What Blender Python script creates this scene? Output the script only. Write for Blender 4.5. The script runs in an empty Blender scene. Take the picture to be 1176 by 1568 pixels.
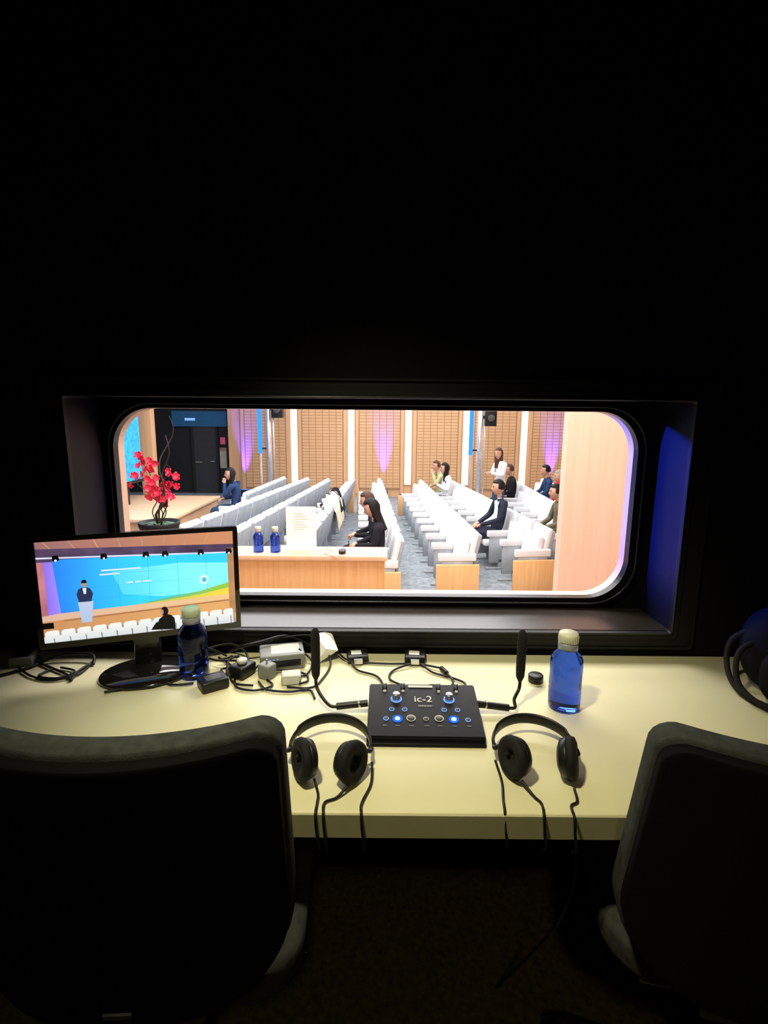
import bpy, bmesh, math, random
from mathutils import Vector, Matrix
random.seed(7)
sc=bpy.context.scene
sc.view_settings.view_transform='Standard'
w=bpy.data.worlds.new("world"); sc.world=w; w.use_nodes=True
w.node_tree.nodes["Background"].inputs[0].default_value=(0.002,0.002,0.002,1)

# ---------------- materials ----------------
def nd(nt,t,**k):
    n=nt.nodes.new(t)
    for a,b in k.items(): setattr(n,a,b)
    return n
def M(name,col,rough=.6,metal=0.,var=.1,scale=12,bump=0.,trans=0.,coat=0.,es=0.,ec=None,spec=.5,stretch=(1,1,1),ior=1.45):
    m=bpy.data.materials.new(name); m.use_nodes=True; nt=m.node_tree
    b=nt.nodes["Principled BSDF"]
    tc=nd(nt,'ShaderNodeTexCoord'); mp=nd(nt,'ShaderNodeMapping'); mp.inputs['Scale'].default_value=stretch
    nz=nd(nt,'ShaderNodeTexNoise'); nz.inputs['Scale'].default_value=scale; nz.inputs['Detail'].default_value=3
    rp=nd(nt,'ShaderNodeValToRGB')
    rp.color_ramp.elements[0].position=.3; rp.color_ramp.elements[1].position=.7
    rp.color_ramp.elements[0].color=tuple(max(0,c*(1-var)) for c in col)+(1,)
    rp.color_ramp.elements[1].color=tuple(min(1,c*(1+var)) for c in col)+(1,)
    L=nt.links.new
    L(tc.outputs['Object'],mp.inputs[0]); L(mp.outputs[0],nz.inputs['Vector']); L(nz.outputs[0],rp.inputs[0]); L(rp.outputs[0],b.inputs['Base Color'])
    b.inputs['Roughness'].default_value=rough; b.inputs['Metallic'].default_value=metal; b.inputs['IOR'].default_value=ior
    b.inputs['Transmission Weight'].default_value=trans; b.inputs['Coat Weight'].default_value=coat
    b.inputs['Specular IOR Level'].default_value=spec
    if es>0:
        b.inputs['Emission Color'].default_value=tuple(ec or col)+(1,); b.inputs['Emission Strength'].default_value=es
    if bump>0:
        bp=nd(nt,'ShaderNodeBump'); bp.inputs['Strength'].default_value=bump; bp.inputs['Distance'].default_value=.004
        n2=nd(nt,'ShaderNodeTexNoise'); n2.inputs['Scale'].default_value=scale*12
        L(mp.outputs[0],n2.inputs['Vector']); L(n2.outputs[0],bp.inputs['Height']); L(bp.outputs[0],b.inputs['Normal'])
    return m
def E(name,col,s=1.,var=.0,col2=None,x0=0,x1=1,axis=0,scale=14):
    if name in bpy.data.materials: return bpy.data.materials[name]
    m=bpy.data.materials.new(name); m.use_nodes=True; nt=m.node_tree; nt.nodes.clear()
    o=nd(nt,'ShaderNodeOutputMaterial'); e=nd(nt,'ShaderNodeEmission'); e.inputs[1].default_value=s
    tc=nd(nt,'ShaderNodeTexCoord'); nz=nd(nt,'ShaderNodeTexNoise'); nz.inputs['Scale'].default_value=scale
    rp=nd(nt,'ShaderNodeValToRGB'); L=nt.links.new
    if col2:
        rp.color_ramp.elements[0].color=tuple(col)+(1,); rp.color_ramp.elements[1].color=tuple(col2)+(1,)
        sp=nd(nt,'ShaderNodeSeparateXYZ'); mr=nd(nt,'ShaderNodeMapRange'); ad=nd(nt,'ShaderNodeMath',operation='MULTIPLY_ADD'); ad.inputs[1].default_value=var; 
        mr.inputs[1].default_value=x0; mr.inputs[2].default_value=x1
        L(tc.outputs['Object'],sp.inputs[0]); L(sp.outputs[axis],mr.inputs[0]); L(tc.outputs['Object'],nz.inputs['Vector']); L(nz.outputs[0],ad.inputs[0]); L(mr.outputs[0],ad.inputs[2]); L(ad.outputs[0],rp.inputs[0])
    else:
        rp.color_ramp.elements[0].position=.35; rp.color_ramp.elements[1].position=.65
        rp.color_ramp.elements[0].color=tuple(c*(1-var) for c in col)+(1,); rp.color_ramp.elements[1].color=tuple(c*(1+var) for c in col)+(1,)
        L(tc.outputs['Object'],nz.inputs['Vector']); L(nz.outputs[0],rp.inputs[0])
    L(rp.outputs[0],e.inputs[0]); L(e.outputs[0],o.inputs[0]); return m
def wood(name,c1,c2,rough=.5,stretch=(14,14,.7),scale=1.6):
    m=M(name,c1,rough,stretch=stretch,scale=scale); nt=m.node_tree
    rp=[n for n in nt.nodes if n.type=='VALTORGB'][0]
    rp.color_ramp.elements[0].color=tuple(c1)+(1,); rp.color_ramp.elements[1].color=tuple(c2)+(1,)
    return m
def slatwood(name,c1,c2,cm):
    m=bpy.data.materials.new(name); m.use_nodes=True; nt=m.node_tree; b=nt.nodes["Principled BSDF"]; b.inputs['Roughness'].default_value=.7
    tc=nd(nt,'ShaderNodeTexCoord'); sp=nd(nt,'ShaderNodeSeparateXYZ'); cb=nd(nt,'ShaderNodeCombineXYZ'); br=nd(nt,'ShaderNodeTexBrick')
    L=nt.links.new
    L(tc.outputs['Object'],sp.inputs[0]); L(sp.outputs[0],cb.inputs[0]); L(sp.outputs[2],cb.inputs[1]); L(cb.outputs[0],br.inputs['Vector'])
    br.offset=0
    br.inputs['Color1'].default_value=tuple(c1)+(1,); br.inputs['Color2'].default_value=tuple(c2)+(1,); br.inputs['Mortar'].default_value=tuple(cm)+(1,)
    br.inputs['Scale'].default_value=1; br.inputs['Brick Width'].default_value=.193; br.inputs['Row Height'].default_value=.085; br.inputs['Mortar Size'].default_value=.010; br.inputs['Mortar Smooth'].default_value=.3
    L(br.outputs[0],b.inputs['Base Color']); return m

m_bwall=M('booth_wall_black',(.0045,.0045,.0043),.75,spec=.12)
m_frame=M('frame_black',(.006,.006,.007),.3,spec=.3)
m_framem=M('frame_satin',(.05,.05,.055),.3,metal=.5)
m_flange=M('flange_black',(.008,.008,.008),.5,spec=.25)
m_jamb=M('jamb_black',(.006,.006,.016),.5,spec=.16)
m_sill=M('sill_dark',(.022,.017,.013),.26,var=.2,spec=.35)
m_desk=M('desk_laminate',(.74,.69,.43),.42,var=.03,scale=4)
m_deske=M('desk_edge',(.44,.41,.23),.5,var=.05)
m_bcarpet=M('booth_carpet',(.16,.13,.05),.95,var=.4,scale=60,bump=.4)
m_blk=M('black_plastic',(.010,.010,.010),.38,spec=.4)
m_cons=M('console_black',(.006,.006,.007),.5,spec=.22)
m_blkm=M('black_matte',(.009,.009,.009),.75,spec=.3)
m_bag=M('bag_nylon',(.006,.006,.007),.8,spec=.15)
m_blkg=M('black_gloss',(.012,.010,.009),.12,coat=.5)
m_met=M('brushed_metal',(.55,.55,.55),.3,metal=.9)
m_grey=M('grey_plastic',(.22,.23,.22),.5)
m_dgrey=M('dark_grey_plastic',(.06,.06,.06),.4)
m_lgrey=M('light_grey_plastic',(.5,.5,.44),.5)
m_white=M('white_plastic',(.75,.75,.7),.5,var=.04)
m_collar=M('bottle_collar',(.35,.38,.45),.4,metal=.3)
m_paper=M('paper',(.93,.93,.92),.8,var=.02)
m_rub=M('cable_rubber',(.008,.008,.008),.42,spec=.35)
m_fab=M('chair_fabric',(.038,.042,.036),.9,var=.25,scale=60,bump=.3,spec=.2)
m_fabk=M('chair_back_shell',(.0035,.0035,.0035),.85,spec=.1)
m_foam=M('mic_foam',(.006,.006,.006),.9,bump=.5,scale=30)
m_led=E('blue_led',(.04,.22,1.),26)
m_leds=E('blue_led_soft',(.2,.4,1.),1.4)
m_glassb=M('blue_glass',(.035,.10,.66),.03,trans=1.,ior=1.38,var=.02)
m_cap=M('bottle_cap',(.72,.72,.55),.45,var=.03)
m_capg=M('bottle_cap_green',(.55,.66,.48),.45,var=.03)
m_seat=M('seat_fabric_white',(.76,.77,.78),.85,var=.04)
m_seatg=M('seat_side_grey',(.34,.37,.40),.7)
m_hcarpet=M('hall_carpet_grey',(.26,.29,.31),.95,var=.28,scale=14,bump=.3)
m_hceil=M('hall_ceiling',(.8,.8,.78),.9)
m_wood=wood('wood_panel',(.64,.37,.19),(.72,.44,.24))
m_woodl=wood('wood_light',(.72,.46,.27),(.78,.53,.33))
m_woodp=wood('wood_pink_partition',(.80,.50,.35),(.84,.55,.40))
m_wooda=wood('wood_counter',(.74,.40,.15),(.84,.52,.24),stretch=(22,22,.7))
m_woods=wood('wood_stage',(.72,.47,.27),(.78,.55,.34),stretch=(1,14,14))
m_slat=slatwood('acoustic_slats',(.66,.40,.20),(.70,.43,.23),(.40,.20,.08))
m_dark=M('hall_dark_wall',(.012,.014,.018),.6)
m_door=M('door_grey',(.035,.042,.05),.5)
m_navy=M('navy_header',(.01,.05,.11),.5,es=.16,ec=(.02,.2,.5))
m_strip=E('wall_light_strip',(1,.95,.93),6)
m_blues=E('blue_screen_hall',(.06,.45,1.),1.5,.2)
m_bluet=E('blue_tube',(.03,.2,1.),2.2)
m_silver=M('silver_pole',(.8,.8,.82),.25,metal=.7)
m_red=M('red_petal',(.70,.02,.07),.5,var=.3)
m_branch=M('dark_branch',(.03,.02,.02),.7)
m_pot=M('planter_dark',(.012,.012,.014),.5,spec=.2)
m_cream=M('coat_cream',(.74,.64,.48),.9,var=.15)
m_skin=M('skin',(.60,.32,.21),.55,var=.05); m_lips=M('lips',(.4,.1,.09),.5); m_eye=M('eye_dark',(.02,.015,.01),.2)
def cloth(n,c): return M('cloth_'+n,c,.85,var=.15,scale=20,spec=.2)
c_black=cloth('black',(.015,.015,.02)); c_navy=cloth('navy',(.022,.026,.045)); c_white=cloth('white',(.8,.8,.82)); c_olive=cloth('olive',(.15,.13,.08))
c_red=cloth('red',(.6,.03,.07)); c_grey=cloth('grey',(.12,.12,.14)); c_blue=cloth('blue',(.025,.05,.13)); c_pale=cloth('yellow',(.5,.47,.25)); c_jean=cloth('denim',(.05,.08,.16))
h_black=M('hair_black',(.008,.007,.008),.6,var=.5,scale=30,spec=.3); h_brown=M('hair_brown',(.08,.035,.022),.6,var=.4,scale=30,spec=.3); h_greyh=M('hair_grey',(.35,.3,.27),.6,var=.3,scale=30)

# ---------------- helpers ----------------
def link(o,parent=None):
    sc.collection.objects.link(o)
    if parent: o.parent=parent
    return o
def grp(name,loc=(0,0,0),rz=0,sc_=1):
    e=bpy.data.objects.new(name,None); e.location=loc; e.rotation_euler=(0,0,rz); e.scale=(sc_,)*3; e.empty_display_size=.05
    return link(e)
def mk(name,vs,fs,mats,parent=None,smooth=False,mi=None):
    me=bpy.data.meshes.new(name); me.from_pydata([tuple(v) for v in vs],[],fs)
    if not isinstance(mats,(list,tuple)): mats=[mats]
    for m in mats: me.materials.append(m)
    if mi: me.polygons.foreach_set('material_index',mi)
    if smooth: me.polygons.foreach_set('use_smooth',[True]*len(me.polygons))
    bm=bmesh.new(); bm.from_mesh(me); bmesh.ops.recalc_face_normals(bm,faces=bm.faces); bm.to_mesh(me); bm.free()
    return link(bpy.data.objects.new(name,me),parent)
def frombm(name,bm,mat,parent=None,smooth=False):
    me=bpy.data.meshes.new(name); bm.to_mesh(me); bm.free(); 
    for m in (mat if isinstance(mat,(list,tuple)) else [mat]): me.materials.append(m)
    if smooth: me.polygons.foreach_set('use_smooth',[True]*len(me.polygons))
    return link(bpy.data.objects.new(name,me),parent)
def bmbox(bm,x0,x1,y0,y1,z0,z1,bev=0,rot=None,mi=0,seg=2):
    t=bmesh.new(); bmesh.ops.create_cube(t,size=1)
    for v in t.verts: v.co=Vector((v.co.x*(x1-x0),v.co.y*(y1-y0),v.co.z*(z1-z0)))
    if bev>0: bmesh.ops.bevel(t,geom=t.edges[:],offset=bev,segments=seg,affect='EDGES',profile=.5)
    c=Vector(((x0+x1)/2,(y0+y1)/2,(z0+z1)/2)); R=rot or Matrix.Identity(3)
    mp={}
    for v in t.verts: mp[v]=bm.verts.new(R@v.co+c)
    for f in t.faces:
        nf=bm.faces.new([mp[v] for v in f.verts]); nf.material_index=mi; nf.smooth=bev>0
    t.free()
def box(name,x0,x1,y0,y1,z0,z1,mat,parent=None,bev=0,rot=None,seg=2):
    bm=bmesh.new(); c=((x0+x1)/2,(y0+y1)/2,(z0+z1)/2); a,b,d=(x1-x0)/2,(y1-y0)/2,(z1-z0)/2
    bmbox(bm,-a,a,-b,b,-d,d,bev,rot,seg=seg); o=frombm(name,bm,mat,parent); o.location=c; return o
def lathe(name,prof,mat,parent=None,loc=(0,0,0),seg=32,rot=None,sx=1,sy=1):
    vs=[];fs=[];n=len(prof)
    for i in range(seg):
        a=2*math.pi*i/seg
        for r,z in prof: vs.append(Vector((r*math.cos(a)*sx,r*math.sin(a)*sy,z)))
    for i in range(seg):
        for j in range(n-1):
            a=i*n+j;b=((i+1)%seg)*n+j; fs.append((a,b,b+1,a+1))
    if prof[0][0]>1e-5: fs.append(tuple(i*n for i in range(seg)))
    if prof[-1][0]>1e-5: fs.append(tuple(i*n+n-1 for i in range(seg)))
    if rot: vs=[rot@v for v in vs]
    o=mk(name,vs,fs,mat,parent,True); o.location=loc
    return o
def cat(pts,k=6,cyc=False):
    P=[Vector(p) for p in pts]
    if len(P)<3: return P
    out=[]; n=len(P)
    rng=range(n) if cyc else range(n-1)
    for i in rng:
        if cyc: a,b,c,d=P[(i-1)%n],P[i],P[(i+1)%n],P[(i+2)%n]
        else: a,b,c,d=P[max(i-1,0)],P[i],P[i+1],P[min(i+2,n-1)]
        for j in range(k):
            t=j/k
            out.append(.5*((2*b)+(c-a)*t+(2*a-5*b+4*c-d)*t*t+(3*b-a-3*c+d)*t**3))
    if not cyc: out.append(P[-1])
    return out
def tube(name,pts,r,mat,parent=None,cyc=False,smooth=True,res=3,taper=None):
    cu=bpy.data.curves.new(name,'CURVE'); cu.dimensions='3D'; cu.bevel_depth=r; cu.bevel_resolution=res; cu.use_fill_caps=True
    P=cat(pts,6,cyc) if smooth else [Vector(p) for p in pts]
    s=cu.splines.new('POLY'); s.points.add(len(P)-1); s.use_cyclic_u=cyc
    for i,p in enumerate(P):
        s.points[i].co=(*p,1)
        if taper: s.points[i].radius=1+(taper-1)*i/(len(P)-1)
    cu.materials.append(mat)
    return link(bpy.data.objects.new(name,cu),parent)
def rr(x0,x1,z0,z1,r,n=10):
    r=max(r,.0005); P=[]
    for cx,cz,a0 in ((x1-r,z1-r,0),(x0+r,z1-r,90),(x0+r,z0+r,180),(x1-r,z0+r,270)):
        for i in range(n+1):
            a=math.radians(a0+90*i/n); P.append((cx+r*math.cos(a),cz+r*math.sin(a)))
    return P
def plate(name,outer,inner,y0,y1,mat,parent=None,ro=0,ri=0,n=10,innermat=None):
    O=rr(*outer,ro,n);I=rr(*inner,ri,n);k=len(O)
    vs=[(x,y0,z) for x,z in O]+[(x,y0,z) for x,z in I]+[(x,y1,z) for x,z in O]+[(x,y1,z) for x,z in I]
    fs=[];mi=[]
    for i in range(k):
        j=(i+1)%k
        fs+=[(i,j,k+j,k+i),(2*k+i,2*k+j,3*k+j,3*k+i),(i,j,2*k+j,2*k+i),(k+i,k+j,3*k+j,3*k+i)]; mi+=[0,0,0,1]
    return mk(name,vs,fs,[mat,innermat or mat],parent,False,mi)
def cushion(name,W,H,T,rc,mat,parent,bend=0,crown=.0,loc=(0,0,0),rot=None,taper=0,nu=20,nv=20,pil=.45,arch=0,rt=None):
    """pillow slab in XZ, thickness along Y, sides bent towards +Y; rt = top corner radius"""
    vs=[];fs=[]; rt=rc if rt is None else rt
    def hw(v):
        z=v*H; b=W/2*(1+taper*(v-.5))
        r_=rc if v<.5 else rt; d=min(z,H-z)
        if d<r_: return b-r_+math.sqrt(max(r_*r_-(r_-d)**2,0))
        return b
    vv=[.5-.5*math.cos(math.pi*j/nv) for j in range(nv+1)]; uu=[-math.cos(math.pi*i/nu) for i in range(nu+1)]
    for s in (-1,1):
        for v in vv:
            for u in uu:
                x=u*hw(v); e=min((1-abs(u))*W/2,min(v,1-v)*H)/ (T*.9)
                e=min(1,e); t=T/2*(pil+(1-pil)*math.sqrt(1-(1-e)**2))
                y=bend*(x/(W/2))**2+crown*4*v*(1-v)+s*t
                z=v*H - arch*(x/(W/2))**2*v
                vs.append(Vector((x,y,z)))
    n=nu+1; K=n*(nv+1)
    for s in (0,1):
        for j in range(nv):
            for i in range(nu):
                a=s*K+j*n+i; fs.append((a,a+1,a+n+1,a+n))
    for j in range(nv):
        for i in (0,nu):
            a=j*n+i; fs.append((a,a+n,K+a+n,K+a))
    for i in range(nu):
        for j in (0,nv):
            a=j*n+i; fs.append((a,a+1,K+a+1,K+a))
    if rot: vs=[rot@v for v in vs]
    o=mk(name,vs,fs,mat,parent,True); o.location=loc
    return o
def area(name,loc,size,sizey,energy,col,rot=(0,0,0)):
    l=bpy.data.lights.new(name,'AREA'); l.shape='RECTANGLE'; l.size=size; l.size_y=sizey; l.energy=energy; l.color=col
    o=link(bpy.data.objects.new(name,l)); o.location=loc; o.rotation_euler=rot; return o
def spot(name,loc,target,energy,col,ang,blend=.6,rad=.05):
    l=bpy.data.lights.new(name,'SPOT'); l.energy=energy; l.color=col; l.spot_size=math.radians(ang); l.spot_blend=blend; l.shadow_soft_size=rad
    o=link(bpy.data.objects.new(name,l)); o.location=loc
    o.rotation_euler=(Vector(target)-Vector(loc)).to_track_quat('-Z','Y').to_euler(); return o

# ---------------- camera ----------------
cd=bpy.data.cameras.new('camera'); cd.lens=18.37; cd.sensor_width=36; cd.clip_start=.02
cam=link(bpy.data.objects.new('camera',cd))
cam.matrix_world=Matrix.Translation((0,0,1.45))@Matrix.Rotation(math.radians(79.8),4,'X')@Matrix.Rotation(math.radians(.5),4,'Z')
sc.camera=cam

# ---------------- booth shell ----------------
HOLE=(-.89,.86,.823,1.507)
plate('wall_front',(-1.6,1.6,0,2.5),HOLE,1.48,1.68,m_bwall,ri=.01,innermat=m_jamb)
box('wall_left',-1.7,-1.6,-1.3,1.68,0,2.5,m_bwall)
box('wall_right',1.6,1.7,-1.3,1.68,0,2.5,m_bwall)
box('wall_back',-1.7,1.7,-1.4,-1.3,0,2.5,m_bwall)
box('floor',-1.7,1.7,-1.4,1.69,-.06,0,m_bcarpet)
box('ceiling',-1.7,1.7,-1.4,1.69,2.5,2.56,m_bwall)
OP=(-.862,.806,.864,1.475)
win=grp('window_1')
plate('window_frame',(-.93,.9,.79,1.54),OP,1.681,1.70,m_frame,win,ri=.13,n=16)
plate('window_gasket',(-.885,.832,.841,1.497),OP,1.668,1.681,m_frame,win,ro=.145,ri=.13,n=16)
plate('sill_liner_trim',(-.905,.875,.808,1.522),(-.885,.855,.828,1.502),1.468,1.48,m_flange,win,ro=.012,ri=.008)
plate('outer_flange',(-.955,.925,.775,1.556),(-.905,.875,.808,1.522),1.474,1.481,m_flange,win,ro=.01,ri=.012)
plate('flange_bead',(-.955,.925,.775,1.556),(-.949,.919,.781,1.55),1.468,1.476,m_flange,win,ro=.01,ri=.01)
box('window_sill',-.885,.855,1.484,1.667,.8235,.829,m_sill,win)
tube('inner_bead',[(x,1.662,z) for x,z in rr(-.875,.828,.846,1.49,.14,8)],.0035,m_framem,win,cyc=True,smooth=False)
tube('liner_bead',[(x,1.466,z) for x,z in rr(-.888,.858,.825,1.505,.01,3)],.003,m_framem,win,cyc=True,smooth=False)
mg=bpy.data.materials.new('window_glass'); mg.use_nodes=True; nt=mg.node_tree; nt.nodes.clear()
o=nd(nt,'ShaderNodeOutputMaterial'); mx=nd(nt,'ShaderNodeMixShader'); tr=nd(nt,'ShaderNodeBsdfTransparent'); gl=nd(nt,'ShaderNodeBsdfGlossy'); gl.inputs['Roughness'].default_value=0.02
lw=nd(nt,'ShaderNodeLayerWeight'); lw.inputs['Blend'].default_value=.5
pw=nd(nt,'ShaderNodeMath',operation='POWER'); pw.inputs[1].default_value=5; ma=nd(nt,'ShaderNodeMath',operation='MULTIPLY_ADD'); ma.inputs[1].default_value=.9; ma.inputs[2].default_value=.03
nt.links.new(lw.outputs['Facing'],pw.inputs[0]); nt.links.new(pw.outputs[0],ma.inputs[0]); nt.links.new(ma.outputs[0],mx.inputs[0])
nt.links.new(tr.outputs[0],mx.inputs[1]); nt.links.new(gl.outputs[0],mx.inputs[2]); nt.links.new(mx.outputs[0],o.inputs[0])
mk('glass_pane',[(x,1.69,z) for x,z in rr(-.861,.805,.865,1.474,.13,12)],[tuple(range(52))],mg,win)

# ---------------- hall shell ----------------
HX0,HX1,HZ=-10.,6.6,3.6
plate('wall_hall_near',(HX0,HX1,-.8,HZ),OP,1.70,1.738,m_woodp,ri=.13,n=16)
box('floor_hall',HX0,HX1,1.7,15.6,-.88,-.8,m_hcarpet)
box('ceiling_hall',HX0,HX1,1.7,15.6,HZ,HZ+.08,m_hceil)
box('wall_hall_left',HX0-.1,HX0,1.7,15.6,-.8,HZ,m_dark)
box('wall_hall_right',HX1,HX1+.1,1.7,15.6,-.8,HZ,m_wood)
box('wall_hall_far',-4.45,HX1,15.0,15.15,-.8,HZ,m_wood)
box('wall_hall_far_dark',HX0,-4.3,15.5,15.6,-.8,HZ,m_dark)
box('wall_partition',1.875,HX1,5.4,5.55,-.8,HZ,m_woodp)
xs=[-4.2,-2.57,-.95,.67,2.31,3.95,5.58]
for i in range(6):
    g=grp('acoustic_wall_panel',((xs[i]+xs[i+1])/2,14.97,0))
    box('slat_field',-.58,.58,-.02,.02,-.55,3.4,m_slat,g)
    for s in (-1,1): box('side_batten',s*.64-.05,s*.64+.05,-.035,.02,-.7,3.4,m_wood,g)
for x in xs[1:]:
    g=grp('wall_light',(x,14.96,0)); box('diffuser',-.075,.075,-.03,.0,-.42,3.4,m_strip,g); box('housing',-.1,.1,0,.03,-.45,3.42,m_woodl,g)
for x in (-3.97,-.02,4.75,):
    g=grp('led_uplight',(x,14.80,-.8)); box('housing',-.12,.12,-.06,.06,0,.2,m_blk,g,bev=.01); box('lens',-.09,.09,-.04,.04,.2,.205,m_bluet,g)
    spot('uplight_beam',(x,14.80,-.58),(x,14.87,1.5),2600,(.07,.03,1.),30,1.,.02)
g=grp('door_1',(-5.27,15.48,-.8))
box('leaf',-.32,.32,-.04,.02,0,1.95,m_door,g); box('jamb_left',-.39,-.32,-.06,.02,0,2.03,m_dark,g); box('jamb_right',.32,.39,-.06,.02,0,2.03,m_dark,g); box('head',-.39,.39,-.06,.02,1.95,2.03,m_dark,g)
tube('handle',[(.27,-.05,.95),(.27,-.1,.95),(.15,-.1,.95)],.012,m_met,g,smooth=False); box('push_bar',-.3,-.1,-.09,-.07,.9,.95,m_met,g)
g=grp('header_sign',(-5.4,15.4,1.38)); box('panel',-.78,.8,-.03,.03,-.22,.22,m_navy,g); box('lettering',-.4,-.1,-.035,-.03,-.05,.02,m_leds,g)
g=grp('wall_notice',(-4.75,15.45,.35)); box('red_notice',-.07,.07,-.01,.01,.3,.5,E('red_sign',(.6,.1,.2),.6),g); box('paper',-.1,.1,-.01,.01,-.4,.2,m_lgrey,g); box('paper_header',-.1,.1,-.014,-.01,.1,.2,m_met,g)
g=grp('stage_platform',(-6.6,9.85,-.8)); box('deck',-3.3,3.05,-1.35,1.35,.5,.56,m_woods,g,bev=.01); box('riser',-3.25,3.0,-1.3,1.3,0,.5,m_wood,g)
box('outlet_plate',3.0,3.01,-.3,.0,.2,.3,m_blk,g)
g=grp('stage_column',(-5.13,11.4,-.8)); box('shaft',-.14,.14,-.1,.1,0,4.3,m_wood,g,bev=.01); box('plinth',-.17,.17,-.13,.13,0,.25,m_woodl,g)
spot('column_beam',(-5.1,11.05,-.3),(-5.13,11.3,1.2),420,(.1,.04,1.),26,.5,.03)
g=grp('projection_screen',(-4.95,9.0,.9)); box('display',-.02,.02,-2.,1.6,-.7,1.6,m_blues,g); box('bezel_bottom',-.03,.03,-2.05,1.65,-.76,-.7,m_blk,g); box('leg',-.03,.03,-1.,-.9,-1.14,-.76,m_blk,g); box('leg_2',-.03,.03,.9,1.,-1.14,-.76,m_blk,g)
for x,y,k in ((-2.90,13.2,0),(2.38,13.2,1)):
    g=grp('speaker_totem',(x,y,-.8))
    lathe('base',[(0,0),(.25,0),(.25,.03),(.03,.05)],m_silver,g); lathe('pole',[(.065,.05),(.065,3.2)],m_silver,g)
    lathe('pole_thin',[(.02,.05),(.02,3.2)],m_silver,g,loc=(.12,0,0),seg=12)
    dz=.16 if k==0 else 0
    box('speaker_cabinet',.1,.38,-.14,.14,2.07+dz,2.65+dz,m_blk,g,bev=.02); lathe('speaker_cone',[(0,.02),(.03,.02),(.09,0),(.1,0)],m_dgrey,g,loc=(.24,-.145,2.27+dz),rot=Matrix.Rotation(math.pi/2,3,'X'))
    box('bracket',-.02,.12,-.03,.03,2.25+dz,2.33+dz,m_blk,g)
    box('light_tube',-.27,-.17,-.03,.03,1.35,3.2,m_bluet,g,bev=.01); box('tube_holder',-.2,-.03,-.015,.015,1.45,1.49,m_blk,g); box('tube_foot',-.24,-.2,-.02,.02,0.0,1.35,m_silver,g)

# ---------------- counter in the hall ----------------
g=grp('control_counter',(-1.3,4.24,-.8))
box('top',-1.35,1.33,-.16,.16,1.11,1.15,m_woodl,g,bev=.004); box('front',-1.33,1.31,-.13,-.09,0,1.11,m_wooda,g); box('back',-1.33,1.31,.1,.14,0,1.11,m_wooda,g); box('end',1.27,1.31,-.09,.1,0,1.11,m_wooda,g); box('end_2',-1.33,-1.29,-.09,.1,0,1.11,m_wooda,g)
ct=.35
def bottle(name,loc,s=1.,cap=m_cap):
    g=grp(name,loc,0,s)
    pr=[(0,.0),(.033,0),(.0375,.004),(.0385,.012),(.0385,.05),(.0377,.054),(.0385,.058),(.0385,.120),(.037,.129),(.031,.139),(.024,.147),(.0205,.153),(.0195,.158),(.0195,.168)]
    lathe('glass_body',pr,m_glassb,g,seg=48)
    lathe('neck_collar',[(.0205,.152),(.0235,.153),(.0235,.170),(.02,.172)],m_collar,g)
    lathe('cap',[(.0215,.171),(.0235,.172),(.0235,.189),(.0215,.194),(0,.195)],cap,g)
    for i in range(24):
        a=i*math.pi/12; box('cap_rib_%d'%i,.0235*math.cos(a)-.0006,.0235*math.cos(a)+.0006,.0235*math.sin(a)-.0006,.0235*math.sin(a)+.0006,.173,.188,cap,g) if s<=1 else None
    return g
bottle('water_bottle',(-1.035,4.2,ct),1.1); bottle('water_bottle',(-.895,4.2,ct),1.1)
g=grp('document_holder',(-.69,4.27,ct)); box('sheet',-.125,.125,-.004,.004,.01,.37,m_paper,g); box('foot',-.13,.13,-.05,.05,0,.01,m_white,g)
for i in range(7): box('text_line_%d'%i,-.06,.02+.02*(i%3),-.0055,-.004,.31-i*.022,.313-i*.022,m_lgrey,g)
g=grp('computer_mouse',(-.34,4.18,ct))
cushion('shell',.06,.1,.03,.028,m_blk,g,loc=(0,.05,.016),rot=Matrix.Rotation(math.pi/2,3,'X'),nu=10,nv=10)
tube('mouse_cable',[(0,.045,.01),(-.05,.06,.006),(-.14,.0,.006),(-.1,-.09,.006),(.02,-.12,.006)],.004,m_cream,g)
tube('counter_cable',[(-.54,4.2,ct+.006),(-.5,4.3,ct+.006),(-.44,4.25,ct+.006),(-.47,4.15,ct+.006),(-.55,4.13,ct+.006)],.004,m_cream)

# red orchid planter
g=grp('potted_red_orchid',(-1.86,4.24,ct))
lathe('planter',[(0,0),(.09,0),(.12,.08),(.16,.21),(.165,.24),(.15,.24),(.135,.21),(0,.20)],m_pot,g)
R=random.Random(3); tips=[]
for i in range(7):
    a=R.uniform(0,6.28); pts=[(0,0,.19)]
    x,y=R.uniform(-.05,.05),R.uniform(-.05,.05); hh=[1.10,.95,.84,.8,.74,.66,.6][i]
    sgn=[1,1,-1,.2,-1.1,.6,-.5][i]
    for k in range(1,11):
        t=k/10; pts.append((x+.13*t*sgn+.035*math.sin(t*11+a*3),y+.05*math.sin(t*8+a),.25+(hh-.25)*t-(.08*t*t if i>1 else 0)))
        if i>1 and k>3: tips.append(Vector(pts[-1]))
    tube('curly_branch_%d'%i,pts,.0085 if i<2 else .005,m_branch,g,taper=.4)
vs=[];fs=[]
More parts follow.
